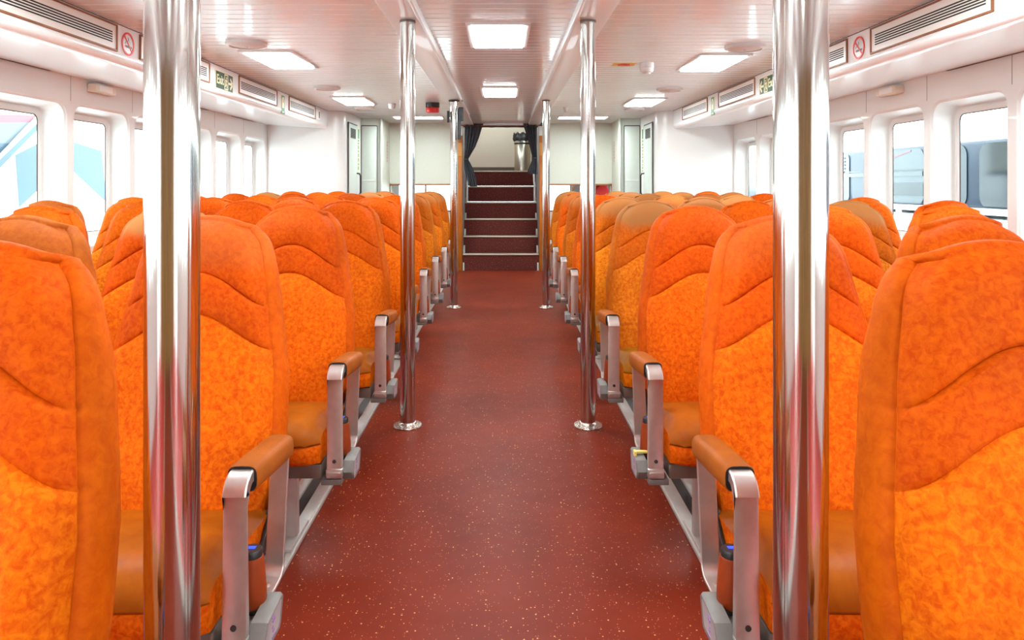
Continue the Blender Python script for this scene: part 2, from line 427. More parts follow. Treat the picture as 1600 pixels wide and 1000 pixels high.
def armrest_meshes(s):
    """aisle armrest for a seat centred on x=0, standing on its side s (local x = s*0.29)"""
    x0, x1 = sorted((s*.245, s*.293)); out = {}
    bm = BM(); w = x1-x0
    # front post + top bar: thick tube
    r = .034
    pts = [(.013, .300), (.013, .60)]+arc(.013+r, .617-r+.0, r, 180, 90, 7)[0:]+[(.10, .6125), (.20, .602), (.262, .594)]
    sweep(bm, pts, w, .026, x0, bev=.003)
    # rear flat post bending into the lower bar
    pts = [(.262, .597), (.298, .588)]+[(.302, .575), (.262, .345)]+arc(.228, .337, .034, -12, -90, 5)+[(.06, .301), (-.012, .298)]
    sweep(bm, pts, w*.9, .009, x0+w*.05, bev=.002)
    # folded foot at the bottom of the front post
    box(bm, x0-.002, x1+.002, -.004, .030, .2815, .312, .004)
    out['armrest_frame'] = to_mesh('armrest_frame', bm, 'alu', 40)
    bm = BM()
    xc = (x0+x1)/2
    cyl(bm, (xc, -.0005, .335), .0062, .004, 12, 'Y', mi=0)
    out['screw'] = to_mesh('screw', bm, 'steel_dk', 40)
    bm = BM(); cyl(bm, (xc, .205, .3045), .007, .006, 12, 'Z')
    out['bolt'] = to_mesh('bolt', bm, 'flange', 40)
    # padded sleeve over the top bar
    bm = BM(); n = 14; rings = []
    for y, zc, sc in ((.050, .6135, .93), (.054, .6131, 1.0), (.15, .604, 1.03), (.25, .594, 1.03), (.300, .589, 1.0), (.310, .587, .86), (.314, .585, .6)):
        ring = []
        for k in range(20):
            a = 2*PI*k/20; ca, sa = math.cos(a), math.sin(a)
            rx = math.copysign(abs(ca)**.55, ca)*.0325*sc; rz = math.copysign(abs(sa)**.6, sa)*.028*sc
            ring.append(bm.verts.new((xc+rx, y, zc-.003+rz)))
        rings.append(ring)
    for a, b in zip(rings, rings[1:]):
        for k in range(20): bm.faces.new((a[k], a[(k+1) % 20], b[(k+1) % 20], b[k]))
    bm.faces.new(rings[0]).material_index = 1; bm.faces.new(rings[-1])
    for f in bm.faces:
        c = f.calc_center_median()
        if c.z < interp([(.05, .584), (.3, .561)], c.y)+.003: f.material_index = 1
    out['armrest_pad'] = to_mesh('armrest_pad', bm, ['pad', 'black'], 50)
    # rust sleeve with black lid between the posts
    bm = BM(); xs = xc-s*.000
    lathe(bm, [(.028, .322), (.031, .326), (.030, .36), (.0255, .418), (.0235, .425), (.0195, .4255)], (xs, .105, 0), 20, caps=True)
    box(bm, xs-.018, xs+.018, .09, .12, .302, .324, .002, mi=1)
    out['rust_sleeve'] = to_mesh('rust_sleeve', bm, ['sleeve', 'black'], 45)
    bm = BM()
    lathe(bm, [(.019, .421), (.022, .424), (.022, .438), (.020, .441), (.0001, .4415)], (xs, .105, 0), 20)
    box(bm, xs-.008, xs+.008, .1, .111, .4415, .4424, 0, mi=1)
    out['lid'] = to_mesh('lid', bm, ['black', 'blue'], 40)
    # dark recliner bracket behind the armrest
    bm = BM(); xb = s*.236
    sweep(bm, [(.36, .46), (.335, .41), (.30, .38), (.26, .345)], .010, .030, xb-.005, bev=.002)
    cyl(bm, (xb-.008, .335, .405), .018, .016, 14, 'X')
    out['recline_bracket'] = to_mesh('recline_bracket', bm, 'steel_dk', 40)
    return out
ME_BACK = backrest_mesh(); ME_CUSH = cushion_mesh(); ARM = {s: armrest_meshes(s) for s in (-1, 1)}

PITCH_Y = .85; Y1 = 1.416
SEATX = [.778, 1.286, 1.791, 2.293]
ROWS = ['nearest', 'second', 'third', 'fourth', 'fifth', 'sixth', 'seventh', 'eighth', 'farthest']
COLS = ['on the aisle', 'second from the aisle', 'third from the aisle', 'by the window wall']
WHITE = (1, 1, 1)
BROWN = (.80, 1.15, 2.2); TAN = (.92, 1.35, 3.2); DEEP = (1, .92, .9); LITE = (1, 1.25, 1.3)
# (side, row, seat): (tint, worn amount, word for its look)
LOOK = {
 (-1, 1, 1): (BROWN, .3, 'slightly browned orange'),
 (-1, 2, 1): (DEEP, 1.0, 'orange seat with a tan worn headrest, an'),
 (-1, 3, 2): (LITE, 0, 'light orange'), (-1, 4, 3): (LITE, 0, 'light orange'), (-1, 2, 0): (DEEP, .1, None), (-1, 1, 0): (DEEP, .25, None),
 (-1, 3, 3): (LITE, .4, 'light orange'), (-1, 7, 3): (TAN, 1.0, 'tan faded'), (-1, 7, 1): (BROWN, .9, 'brown worn'),
 (-1, 6, 0): (BROWN, .5, 'browned'), (-1, 7, 0): (BROWN, .7, 'browned'), (-1, 8, 0): (BROWN, .8, 'browned'),
 (-1, 8, 1): (BROWN, .8, 'brown worn'),
 (1, 3, 0): (TAN, 1.0, 'tan faded'), (1, 4, 0): (TAN, .9, 'tan-topped'), (1, 3, 2): (BROWN, 1.0, 'brown faded'),
 (1, 4, 3): (LITE, 0, 'light orange'), (1, 5, 1): (TAN, .6, 'tan'), (1, 5, 2): (BROWN, 1, 'brown worn'), (1, 6, 1): (BROWN, .9, 'brown worn'),
 (1, 7, 1): (BROWN, .9, 'brown worn'), (1, 7, 2): (BROWN, .9, 'brown worn'), (1, 6, 2): (TAN, .6, 'tan'), (1, 7, 3): (TAN, .8, 'tan faded'),
 (1, 8, 1): (TAN, .9, 'tan faded'), (1, 8, 2): (BROWN, .9, 'brown worn'), (1, 8, 0): (TAN, .9, 'tan-topped'), (1, 6, 0): (BROWN, .6, 'browned'),
 (1, 4, 1): (BROWN, .8, 'browned'), (1, 1, 0): (DEEP, .2, None), (1, 2, 0): (DEEP, .05, None), (1, 7, 0): (WHITE, .6, None), (1, 4, 2): (LITE, .5, 'pale orange'),
}
def seat(side, row, k):
    y = Y1+(row-1)*PITCH_Y
    tint, worn, word = LOOK.get((side, row, k), (WHITE, 0, None))
    sd = 'left' if side < 0 else 'right'
    if word is None: word = 'bright orange'
    if word.endswith('an'):
        label = 'orange tan-topped seat, %s, %s row of %s bank' % (COLS[k], ROWS[row], sd)
    else:
        label = '%s seat %s in the %s row of the %s bank' % (word, COLS[k], ROWS[row], sd)
    t = thing('passenger_seat', label, 'seat', (side*SEATX[k], y, 0), 'orange passenger seats in rows on the %s' % sd)
    j = random.Random(row*17+k*5+(side > 0)*3)
    col = tuple(c*j.uniform(.95, 1.04) for c in tint)+(worn,)
    for nm, me in (('backrest', ME_BACK), ('cushion', ME_CUSH)):
        o = link(nm, me, t); o.color = col
        if nm == 'cushion': o.color = (col[0], col[1], min(col[2], 1.3), 0)
    if k == 0:
        a = ARM[-side]
        fr = link('armrest_frame', a['armrest_frame'], t)
        fr['label'] = 'brushed aluminium armrest frame'
        link('armrest_pad', a['armrest_pad'], fr); link('screw', a['screw'], fr); link('bolt', a['bolt'], fr)
        sl = link('rust_sleeve', a['rust_sleeve'], t); sl['label'] = 'rust brown sleeve with black lid and blue badge'
        link('lid', a['lid'], sl)
        link('recline_bracket', a['recline_bracket'], t)
        if side > 0 and row == 2:
            bm = BM(); box(bm, -.322, -.255, .070, .084, .334, .342, .002); box(bm, -.326, -.318, .062, .086, .322, .343, .002)
            obj('tie', bm, 'yellow', t)['label'] = 'yellow plastic tie on the armrest base'
    return t
def beam_meshes():
    out = {}
    bm = BM(); box(bm, .548, 2.53, -.006, .115, .282, .329, .006)
    out['beam'] = to_mesh('beam', bm, 'alu_shaded', 40)
    # end cap: skewed grey block facing the aisle
    bm = BM()
    prof = [(.012, .296), (.030, .328), (.132, .333), (.140, .326), (.122, .274), (.114, .266), (.034, .266), (.020, .272)]
    lo = [bm.verts.new((.4845, y, z)) for y, z in prof]; mid = [bm.verts.new((.456, y, z)) for y, z in prof]
    box(bm, .4845, .549, -.006, .112, .262, .2805, .003)
    cy, cz = .077, .298
    hi = [bm.verts.new((.451, cy+(y-cy)*.93, cz+(z-cz)*.90)) for y, z in prof]
    inn = [bm.verts.new((.4523, cy+(y-cy)*.80, cz+(z-cz)*.74)) for y, z in prof]
    n = len(prof)
    for a, b in ((lo, mid), (mid, hi), (hi, inn)):
        for i in range(n): bm.faces.new((a[i], a[(i+1) % n], b[(i+1) % n], b[i]))
    bm.faces.new(inn).material_index = 1; bm.faces.new(lo)
    for i in range(5):
        box(bm, .4513, .4524, .062+.004*(i % 2), .082-.006*(i % 3), .276+i*.010, .2785+i*.010+.002*(i % 2), 0, mi=2)
    out['end_cap'] = to_mesh('end_cap', bm, ['grey_cap', 'grey_panel', 'purple'], 40)
    bm = BM()
    x, w = .69, .05
    sweep(bm, [(.145, .30), (.150, .028)], w, .034, x-w/2, bev=.004)
    box(bm, x-.03, x+.03, .05, .26, .0195, .032, .003)
    box(bm, x-w/2, x+w/2, .06, .165, .250, .2815, .004)
    cyl(bm, (x, .205, .031), .012, .010, 12)
    out['leg'] = to_mesh('leg', bm, 'alu_w', 40)
    bm = BM(); cyl(bm, (.80, .03, .322), .05, .0115, 20, r2=.06)
    out['cushion_mount'] = to_mesh('cushion_mount', bm, 'steel_dk', 40)
    return out
BEAM = beam_meshes()
def mirror_mesh(me):
    m2 = me.copy()
    for v in m2.vertices: v.co.x = -v.co.x
    m2.flip_normals(); return m2
BEAM_L = {k: mirror_mesh(v) for k, v in BEAM.items()}
LEG2 = {}
for side, src in ((1, BEAM), (-1, BEAM_L)):
    m2 = src['leg'].copy()
    for v in m2.vertices: v.co.x += side*1.65
    LEG2[side] = m2
def bench(side, row):
    sd = 'left' if side < 0 else 'right'
    y = Y1+(row-1)*PITCH_Y
    t = thing('bench_frame', 'aluminium bench frame carrying the %s row of seats of the %s bank' % (ROWS[row], sd), 'bench frame', (0, y, 0), 'bench frames under the seats')
    src = BEAM if side > 0 else BEAM_L
    link('beam', src['beam'], t)
    e = link('end_cap', src['end_cap'], t); e['label'] = 'grey plastic end cap facing the aisle'
    link('leg', src['leg'], t); link('leg', LEG2[side], t); link('cushion_mount', src['cushion_mount'], t)
for side in (-1, 1):
    for row in range(0, 9):
        for k in range(4):
            if row == 0 and k > 0: continue
            seat(side, row, k)
        bench(side, row)

# ------------------------------------------------------------------ floor tracks
for side in (-1, 1):
    bm = BM()
    x = lambda a, b: sorted((side*a, side*b))
    a, b = x(.655, .708); box(bm, a, b, -2.9, 8.25, .0, .016, .003)
    a, b = x(.662, .676); box(bm, a, b, -2.9, 8.25, .015, .019, 0)
    a, b = x(.752, .795); box(bm, a, b, -2.9, 8.25, .0, .016, .003)
    o = obj('seat_track', bm, 'alu_w', None, 30)
    tag(o, 'aluminium floor track along the %s edge of the aisle under the seat legs' % ('left' if side < 0 else 'right'), 'floor track')
    bm = BM(); a, b = x(.708, .752); box(bm, a, b, -2.9, 8.25, .0, .006)
    obj('slot_strip', bm, 'black', o)

# ------------------------------------------------------------------ setting: floor, walls, ceiling
XW = 2.70; XS = 2.0; YB = -3.0; YE = 8.3; YF = 10.0
ZC = 2.055
bm = BM()
quad(bm, [(-.66, YB, 0), (.66, YB, 0), (.66, YE, 0), (-.66, YE, 0)])
quad(bm, [(-2.9, YE, 0), (2.9, YE, 0), (2.9, YF+1.3, 0), (-2.9, YF+1.3, 0)])
for s in (-1, 1):
    a, b = sorted((s*.66, s*2.95)); quad(bm, [(a, YB, 0), (b, YB, 0), (b, YE, 0), (a, YE, 0)], 1)
struct('floor', bm, ['floor', 'red_floor'])

# windowed side walls
WP = .755; W0 = 3.80
def side_wall(side):
    X = side*XW
    bm = BM()
    ks = list(range(-8, 6))
    y_edges = [W0+WP*k-.035 for k in ks]+[W0+WP*6-.035]
    zt, zb = 1.95, 0.0
    oz0, oz1 = .80, 1.725
    for i, k in enumerate(ks):
        ya, yb = y_edges[i], y_edges[i+1]
        oy0, oy1 = W0+WP*k, W0+WP*k+WP-.07
        lp = rrect(oy0, oy1, oz0, oz1, .10, 7)
        outer = [(yb, zt), (ya, zt), (ya, zb), (yb, zb)]
        ov = [bm.verts.new((X, y, z)) for y, z in outer]
        lv = [bm.verts.new((X, y, z)) for y, z in lp]
        m = len(lp)//4
        # each corner arc fans to its outer corner, straight runs make quads
        for q in range(4):
            arcv = lv[q*m:(q+1)*m]
            for a, b in zip(arcv, arcv[1:]): bm.faces.new((ov[q], b, a))
            nq = (q+1) % 4
            bm.faces.new((ov[q], ov[nq], lv[nq*m], arcv[-1]))
        # reveal rings: rounded lip then tapering tunnel to the window frame
        prev = lv
        for ins, dep, mi in ((.004, .006, 0), (.012, .012, 0), (.030, .110, 1), (.036, .135, 1), (.050, .142, 1)):
            l2 = rrect(oy0+ins, oy1-ins, oz0+ins, oz1-ins*1.2, max(.04, .10-ins), 7)
            cur = [bm.verts.new((X+side*dep, y, z)) for y, z in l2]
            for j in range(len(cur)):
                f = bm.faces.new((prev[j], prev[(j+1) % len(cur)], cur[(j+1) % len(cur)], cur[j])); f.material_index = mi
            prev = cur
        # panel seam
        if i: box(bm, X-side*.0005 if side < 0 else X-.0008, X+.0008 if side < 0 else X+.0005, ya-.0015, ya+.0015, 1.735, 1.90, 0, mi=2)
    # stretch behind the last window
    quad(bm, [(X, y_edges[-1], zb), (X, YE+.05, zb), (X, YE+.05, zt), (X, y_edges[-1], zt)])
    struct('wall_left' if side < 0 else 'wall_right', bm, ['wall', 'reveal', 'seam'], None, 40)
    n = 0
    for k in range(-4, 6):
        oy0, oy1 = W0+WP*k+.046, W0+WP*k+WP-.07-.046
        z0, z1 = oz0+.046, oz1-.05
        bm = BM()
        xo = side*(XW+.138)
        a = rrect(oy0, oy1, z0, z1, .06, 6); b = rrect(oy0+.034, oy1-.034, z0+.034, z1-.034, .042, 6); c = rrect(oy0+.040, oy1-.040, z0+.040, z1-.040, .038, 6)
        A = [bm.verts.new((xo, y, z)) for y, z in a]; A0 = [bm.verts.new((xo-side*.006, y, z)) for y, z in a]
        B = [bm.verts.new((xo-side*.006, y, z)) for y, z in b]; B2 = [bm.verts.new((xo-side*.002, y, z)) for y, z in c]
        nn = len(a)
        for P_, Q_, mi in ((A, A0, 0), (A0, B, 0), (B, B2, 1)):
            for j in range(nn): bm.faces.new((P_[j], P_[(j+1) % nn], Q_[(j+1) % nn], Q_[j])).material_index = mi
        n += 1
        w = struct('window_%d' % (n if side < 0 else n+10), bm, ['trim_w', 'seam'], None, 40)
        bm = BM(); bm.faces.new([bm.verts.new((xo-side*.001, y, z)) for y, z in rrect(oy0+.036, oy1-.036, z0+.036, z1-.036, .04, 6)])
        obj('pane', bm, 'glass', w)
    # soffit with the vent band
    bm = BM()
    prof = [(XS, ZC+.02), (XS, 1.905), (XS-.004, 1.890), (XS-.002, 1.872), (XS+.010, 1.856), (XS+.030, 1.848), (XS+.06, 1.847), (XW+.01, 1.893)]
    for (xa, za), (xb, zb_) in zip(prof, prof[1:]):
        quad(bm, [(side*xa, YB, za), (side*xb, YB, zb_), (side*xb, YE+.02, zb_), (side*xa, YE+.02, za)])
    bmesh.ops.remove_doubles(bm, verts=bm.verts, dist=.0001)
    for y0, y1_ in ((3.2, 4.3), (6.3, 6.6), (7.2, 7.8)):   # dark slits where soffit meets wall
        xa, xb = sorted((side*(XW-.016), side*(XW-.002)))
        box(bm, xa, xb, y0, y1_, 1.889, 1.8925, 0, mi=1)
    xa, xb = sorted((side*(XS-.001), side*(XS+.01)))
    box(bm, xa, xb, YB, YE, ZC-.004, ZC+.001, 0, mi=1)
    struct('trim_%d' % (1 if side < 0 else 2), bm, ['soffit', 'seam'], None, 50)
side_wall(-1); side_wall(1)

# ceiling: narrow glossy slats across the boat, in three bays
def slats(bm, x0, x1, y0, y1, z, pitch=.098):
    y = y0
    while y < y1-1e-4:
        ye = min(y+pitch, y1)
        p = [(y, z+.008), (y+.008, z), (ye-.005, z), (ye-.003, z+.008), (ye, z+.008)]
        va = [bm.verts.new((x0, a, b)) for a, b in p]; vb = [bm.verts.new((x1, a, b)) for a, b in p]
        for i in range(4): bm.faces.new((va[i], va[i+1], vb[i+1], vb[i]))
        y = ye
bm = BM()
slats(bm, -2.02, -.54, YB, 8.85, ZC); slats(bm, .54, 2.02, YB, 8.85, ZC); slats(bm, -.40, .40, YB, 8.75, ZC+.005)
for a, b in ((-2.02, -.54), (.54, 2.02)):
    quad(bm, [(a, 8.85, ZC), (b, 8.85, ZC), (b, YF+.05, ZC), (a, YF+.05, ZC)])
quad(bm, [(-.40, 8.75, ZC+.004), (.40, 8.75, ZC+.004), (.40, YF+.05, ZC-.01), (-.40, YF+.05, ZC-.01)])
box(bm, -2.9, 2.9, YB-.1, YF+.1, ZC+.06, ZC+.12)
struct('ceiling', bm, 'ceil')
for i, s in enumerate((-1, 1)):
    bm = BM()
    a, b = sorted((s*.385, s*.545)); box(bm, a, b, YB, YF, 2.03, ZC+.03, .002)
    a, b = sorted((s*.376, s*.394)); box(bm, a, b, YB, 8.75, 2.018, ZC+.03, .004)
    a, b = sorted((s*.543, s*.551)); box(bm, a, b, YB, 8.75, 2.033, ZC+.03, .002)
    struct('trim_%d' % (3+i), bm, 'beam', None, 30)

# end bulkheads, lobby walls
for s in (-1, 1):
    nm = 'left' if s < 0 else 'right'
    bm = BM()
    pts = [(s*(XW+.05), YE), (s*1.95, YE)]
    for i in range(9):
        a = i/8*PI/2; pts.append((s*(1.95-.13*math.sin(a)), YE+.13*(1-math.cos(a))))
    pts += [(s*1.815, YE+.16), (s*1.805, 9.26)]
    for (xa, ya), (xb, yb) in zip(pts, pts[1:]): quad(bm, [(xa, ya, 0), (xb, yb, 0), (xb, yb, ZC+.05), (xa, ya, ZC+.05)])
    bmesh.ops.remove_doubles(bm, verts=bm.verts, dist=.0001)
    struct('wall_end_'+nm, bm, 'wall', None, 40)
    bm = BM()
    quad(bm, [(s*1.82, 9.25, 0), (s*1.55, 9.25, 0), (s*1.55, 9.25, ZC+.05), (s*1.82, 9.25, ZC+.05)])
    quad(bm, [(s*1.55, 9.25, 0), (s*1.55, YF, 0), (s*1.55, YF, ZC+.05), (s*1.55, 9.25, ZC+.05)], 1)
    xa, xb = sorted((s*1.553, s*1.535)); box(bm, xa, xb, 9.235, 9.33, 0, ZC+.02, .006)
    struct('wall_lobby_'+nm, bm, ['greenwall', 'greywall'], None, 40)
    # far wall above and below the long low window
    bm = BM()
    a, b = sorted((s*.625, s*1.60))
    box(bm, a, b, YF, YF+.05, 1.205, ZC+.06); box(bm, a, b, YF, YF+.05, 0, .82)
    a, b = sorted((s*1.53, s*1.66)); box(bm, a, b, YF, YF+.05, .8, 1.22)
    struct('wall_far_'+nm, bm, 'greywall')
    # door in the lobby's side wall
    bm = BM(); X = s*1.808
    def onwall(bm, y0, y1, z0, z1, t, bev=.004, mi=0, x=None):
        x = X if x is None else x
        a, b = sorted((x, x-s*t)); box(bm, a, b, y0, y1, z0, z1, bev, mi)
    onwall(bm, 8.50, 8.98, .06, 1.93, .018)
    for yy in ((8.488, 8.50), (8.98, 8.992)): onwall(bm, yy[0], yy[1], .05, 1.94, .012, 0, 1)
    onwall(bm, 8.488, 8.992, 1.93, 1.945, .012, 0, 1)
    d = struct('door_%d' % (1 if s < 0 else 2), bm, ['greenwall', 'seam'], None, 40)
    bm = BM(); onwall(bm, 8.56, 8.84, 1.76, 1.88, .024, .003)
    for q in range(6): onwall(bm, 8.58, 8.82, 1.772+q*.018, 1.782+q*.018, .027, 0, 1)
    obj('vent_grille', bm, ['grey_cap', 'slot'], d)
    bm = BM()
    tube(bm, [(X-s*.015, 8.93, 1.34), (X-s*.05, 8.93, 1.335), (X-s*.062, 8.93, 1.31), (X-s*.062, 8.93, 1.10), (X-s*.05, 8.93, 1.075), (X-s*.015, 8.93, 1.07)], .010, 10)
    obj('door_handle', bm, 'steel_dk', d, 60)
    # panel door facing the cabin
    bm = BM()
    a, b = sorted((s*1.79, s*1.60)); box(bm, a, b, 9.232, 9.25, .05, 1.95, .004)
    a, b = sorted((s*1.795, s*1.595)); box(bm, a, b, 9.240, 9.252, 1.945, 1.965, .002, mi=1)
    a, b = sorted((s*1.785, s*1.62)); box(bm, a, b, 9.228, 9.24, 1.245, 1.257, .002, mi=2)
    for q in (1.797, 1.593):
        a, b = sorted((s*q, s*(q-.006))); box(bm, a, b, 9.238, 9.252, .05, 1.955, 0, mi=3)
    struct('door_%d' % (3 if s < 0 else 4), bm, ['greenwall', 'seam', 'trim_w', 'seam'], None, 40)
    # vertical printed strips
    bm = BM(); x = s*1.806
    onwall(bm, 9.045, 9.125, 1.33, 1.93, .006, 0, 0, x+s*.0)
    rr = random.Random(3+s); z = 1.90
    for q in range(13):
        h = rr.choice((.02, .03, .045)); y0 = 9.055
        if q in (0,): 
            onwall(bm, 9.055, 9.115, z-.12, z, .008, 0, 1, x); z -= .135; continue
        onwall(bm, y0, y0+.012, z-h, z, .008, 0, 1, x); onwall(bm, y0+.045, y0+.055, z-h, z, .008, 0, 1, x); onwall(bm, y0, y0+.055, z-h, z-h+.008, .008, 0, 1, x)
        if rr.random() < .5: onwall(bm, y0, y0+.055, z-h*.5, z-h*.5+.007, .008, 0, 1, x)
        z -= h+.014
        if z < 1.38: break
    tag(obj('notice_strip', bm, ['cream', 'green2']), 'narrow vertical notice with green print beside the %s lobby door handle' % nm, 'notice')
    bm = BM(); x = s*1.55; z = 1.79
    for q in range(7):
        y0 = 9.74
        onwall(bm, y0, y0+.10, z-.03, z-.022, .004, 0, 0, x); onwall(bm, y0+.04, y0+.055, z-.032, z, .004, 0, 0, x)
        onwall(bm, y0+.01, y0+.09, z-.012, z-.005, .004, 0, 0, x)
        if q % 2: onwall(bm, y0, y0+.014, z-.03, z-.004, .004, 0, 0, x)
        z -= .042
    tag(obj('wall_lettering', bm, 'pink'), 'faded red vertical lettering on the grey far wall corner, %s side' % nm, 'lettering')
    # long low window: brown frame with mullions and panes
    bm = BM()
    a, b = sorted((s*.63, s*1.56))
    box(bm, a, b, YF-.012, YF+.06, 1.185, 1.208, .002)
    box(bm, a, b, YF-.012, YF+.06, .82, .84, .002)
    for q in (.64, 1.05 if s < 0 else 1.0, 1.55):
        c, d_ = sorted((s*(q-.010), s*(q+.010))); box(bm, c, d_, YF-.01, YF+.055, .83, 1.20, .002)
    w = struct('window_%d' % (21 if s < 0 else 22), bm, 'wood_trim', None, 30)
    bm = BM(); quad(bm, [(a, YF+.03, .83), (b, YF+.03, .83), (b, YF+.03, 1.20), (a, YF+.03, 1.20)])
    obj('pane', bm, 'glass', w)
    # space behind the low window with a bright porthole
    bm = BM()
    a, b = sorted((s*.60, s*2.0))
    box(bm, a, b, YF+.05, YF+1.3, 1.30, 1.34)
    c, d_ = sorted((s*1.98, s*2.0)); box(bm, c, d_, YF+.05, YF+1.3, 0, 1.32)
    yb_ = YF+1.25
    pw = sorted((s*.62, s*(1.60 if s < 0 else 1.08)))
    for (p, q, z0, z1) in ((a, b, 0, .62), (a, b, 1.19, 1.32), (a, pw[0], .6, 1.2), (pw[1], b, .6, 1.2)):
        box(bm, p, q, yb_, yb_+.03, z0, z1)
    struct('wall_lower_cabin_'+nm, bm, 'trim_w')
bm = BM(); box(bm, 1.16, 1.535, YF+.30, YF+.52, .78, 1.195, .01)
t = obj('hose_cabinet', bm, 'red', None, 30); tag(t, 'red fire hose cabinet behind the low window right of the stairs', 'fire cabinet')
bm = BM(); lathe(bm, [(.03, 0), (.085, .0), (.095, .012), (.085, .026), (.03, .03)], (1.455, YF+.295, 1.10), 24, Matrix.Rotation(PI/2, 4, 'X'))
obj('hose_reel', bm, 'sign_red', t, 40)

# back wall behind the camera
bm = BM(); box(bm, -2.8, 2.8, YB-.06, YB, 0, ZC+.05, 0); box(bm, -1.9, 1.9, YB, YB+.02, 0, 2.0, .01, mi=1)
struct('wall_back', bm, ['wall', 'wood_back'])

# ------------------------------------------------------------------ stairs, jambs, landing
RIS, TRD, SW = .235, .20, .53
st = thing('staircase', 'carpeted staircase with pale nosings at the far end of the aisle', 'stairs', (0, YF, 0))
for i in range(6):
    y0 = YF+i*TRD
    bm = BM(); box(bm, -SW, SW, 0+i*TRD, 6*TRD+.02, i*RIS+.001, (i+1)*RIS-.012)
    box(bm, -SW, SW, i*TRD+.004, (i+1)*TRD+.02, (i+1)*RIS-.013, (i+1)*RIS-.001)
    s_ = obj('step', bm, 'carpet', st)
    bm = BM(); box(bm, -SW, SW, i*TRD-.012, i*TRD+.035, (i+1)*RIS-.02, (i+1)*RIS, .003)
    obj('nosing', bm, 'nosing', s_, 30)
for s in (-1, 1):
    nm = 'left' if s < 0 else 'right'
    bm = BM(); prof = [(-.01, .0), (1.22, 1.41), (1.22, 1.47), (-.01, .10)]
    a, b = sorted((s*SW, s*(SW-.022)))
    va = [bm.verts.new((a, y, z)) for y, z in prof]; vb = [bm.verts.new((b, y, z)) for y, z in prof]
    bm.faces.new(va); bm.faces.new(vb)
    for i in range(4): bm.faces.new((va[i], va[(i+1) % 4], vb[(i+1) % 4], vb[i]))
    obj('stringer', bm, 'greenwall', st)
    bm = BM(); tube(bm, [(s*.50, .62, 1.20), (s*.50, .72, 1.24), (s*.50, 1.15, 1.70)], .016, 10)
    tube(bm, [(s*.50, .62, 1.20), (s*.50, .60, 1.16), (s*.50, .60, .95)], .016, 10)
    obj('handrail', bm, 'plastic_w', st, 60)
    # jamb
    bm = BM(); a, b = sorted((s*.535, s*.645)); box(bm, a, b, YF-.03, YF+.06, 0, 1.88, .003)
    box(bm, a, b, YF-.033, YF-.02, 1.60, 1.78, .001, mi=1)  # reflection on the jamb, painted as a paler band
    box(bm, a, b, YF-.02, YF+.06, 1.88, ZC+.02, 0, mi=2)
    a, b = sorted((s*.535, s*.560)); box(bm, a, b, YF, YF+1.25, 0, ZC+.02, 0, mi=3)
    struct('trim_%d' % (7 if s < 0 else 8), bm, ['wood', 'wood_reflection', 'trim_w', 'grey_panel'], None, 30)
bm = BM(); box(bm, -.62, .62, YF-.02, YF+.04, 2.022, 2.06, 0); box(bm, -.62, .62, YF-.03, YF+.04, 2.012, 2.024, .002, mi=1)
struct('trim_9', bm, ['beam', 'wood_trim'])
# landing
bm = BM(); LZ = 6*RIS
box(bm, -1.5, 1.5, YF+1.205, YF+2.5, LZ-.05, LZ-.002)
struct('floor_landing', bm, 'floor')
bm = BM(); box(bm, -1.5, 1.5, YF+2.40, YF+2.46, LZ-.05, 3.5)
for s in (-1, 1):
    a, b = sorted((s*1.5, s*1.44)); box(bm, a, b, YF+1.2, YF+2.4, LZ-.05, 3.5)
box(bm, -1.5, 1.5, YF+1.2, YF+2.46, 3.45, 3.5)
box(bm, -1.5, -.55, YF+1.19, YF+1.25, LZ, 3.5); box(bm, .55, 1.5, YF+1.19, YF+1.25, LZ, 3.5); box(bm, -.6, .6, YF+.02, YF+1.25, 2.30, 2.36)
box(bm, -.56, .56, YF+1.19, YF+1.25, 2.30, 3.5)
struct('wall_landing', bm, 'greywall')
bm = BM(); box(bm, -1.44, 1.44, YF+2.385, YF+2.402, LZ, LZ+.085, .003)  # dark strip along the foot of the landing wall
struct('dark_strip_landing', bm, 'seam')

def curtain(side, rows, label):
    bm = BM(); R_ = []
    n = 34
    d = 9.965
    s_ = F/d
    for py, xa, xb, amp in rows:
        z = EYE+(VY-py)/s_; X0 = (xa-VX)/s_+CX; X1 = (xb-VX)/s_+CX
        R_.append([bm.verts.new((X0+(X1-X0)*i/n, d+amp*math.sin(i/n*PI*9)+.010*math.sin(i*1.7), z)) for i in range(n+1)])
    for a, b in zip(R_, R_[1:]):
        for i in range(n): bm.faces.new((a[i], a[i+1], b[i+1], b[i]))
    o = obj('curtain', bm, 'curtain', None, 180); tag(o, label, 'curtain', None)
    return o
def fine(rows, n=5):
    out = []
    for a, b in zip(rows, rows[1:]):
        for i in range(n):
            t = i/n; t2 = t
            out.append(tuple(p+(q-p)*t2 for p, q in zip(a, b)))
    out.append(rows[-1]); return out
cl = curtain(-1, fine([(189, 725, 757, .012), (200, 726, 753, .014), (215, 726, 748.5, .016), (230, 726, 742.5, .016), (241, 725.5, 736, .012), (249, 725, 731.5, .008), (254, 725, 734.5, .010), (264, 725.5, 739.5, .014), (276, 729, 743, .016), (290, 732, 746, .016), (291.5, 736, 745, .014)]), 'charcoal curtain gathered at the left of the stair opening, tail hanging low')
cr = curtain(1, fine([(189, 815, 839, .012), (200, 819, 839, .014), (215, 824, 839, .014), (230, 828, 839, .012), (243, 831, 839.5, .010), (251, 831, 839.5, .008), (258, 828, 840, .012), (268, 824, 840, .014), (272, 828, 840, .014)]), 'charcoal curtain gathered at the right of the stair opening, short tail')
for cu, px, py in ((cl, 728.5, 249), (cr, 835.5, 247)):
    s_ = F/9.965; x = (px-VX)/s_+CX; z = EYE+(VY-py)/s_
    bm = BM(); box(bm, x-.034, x+.034, 9.935, 9.99, z-.012, z+.012, .006); obj('tie_band', bm, 'black_cloth', cu, 40)
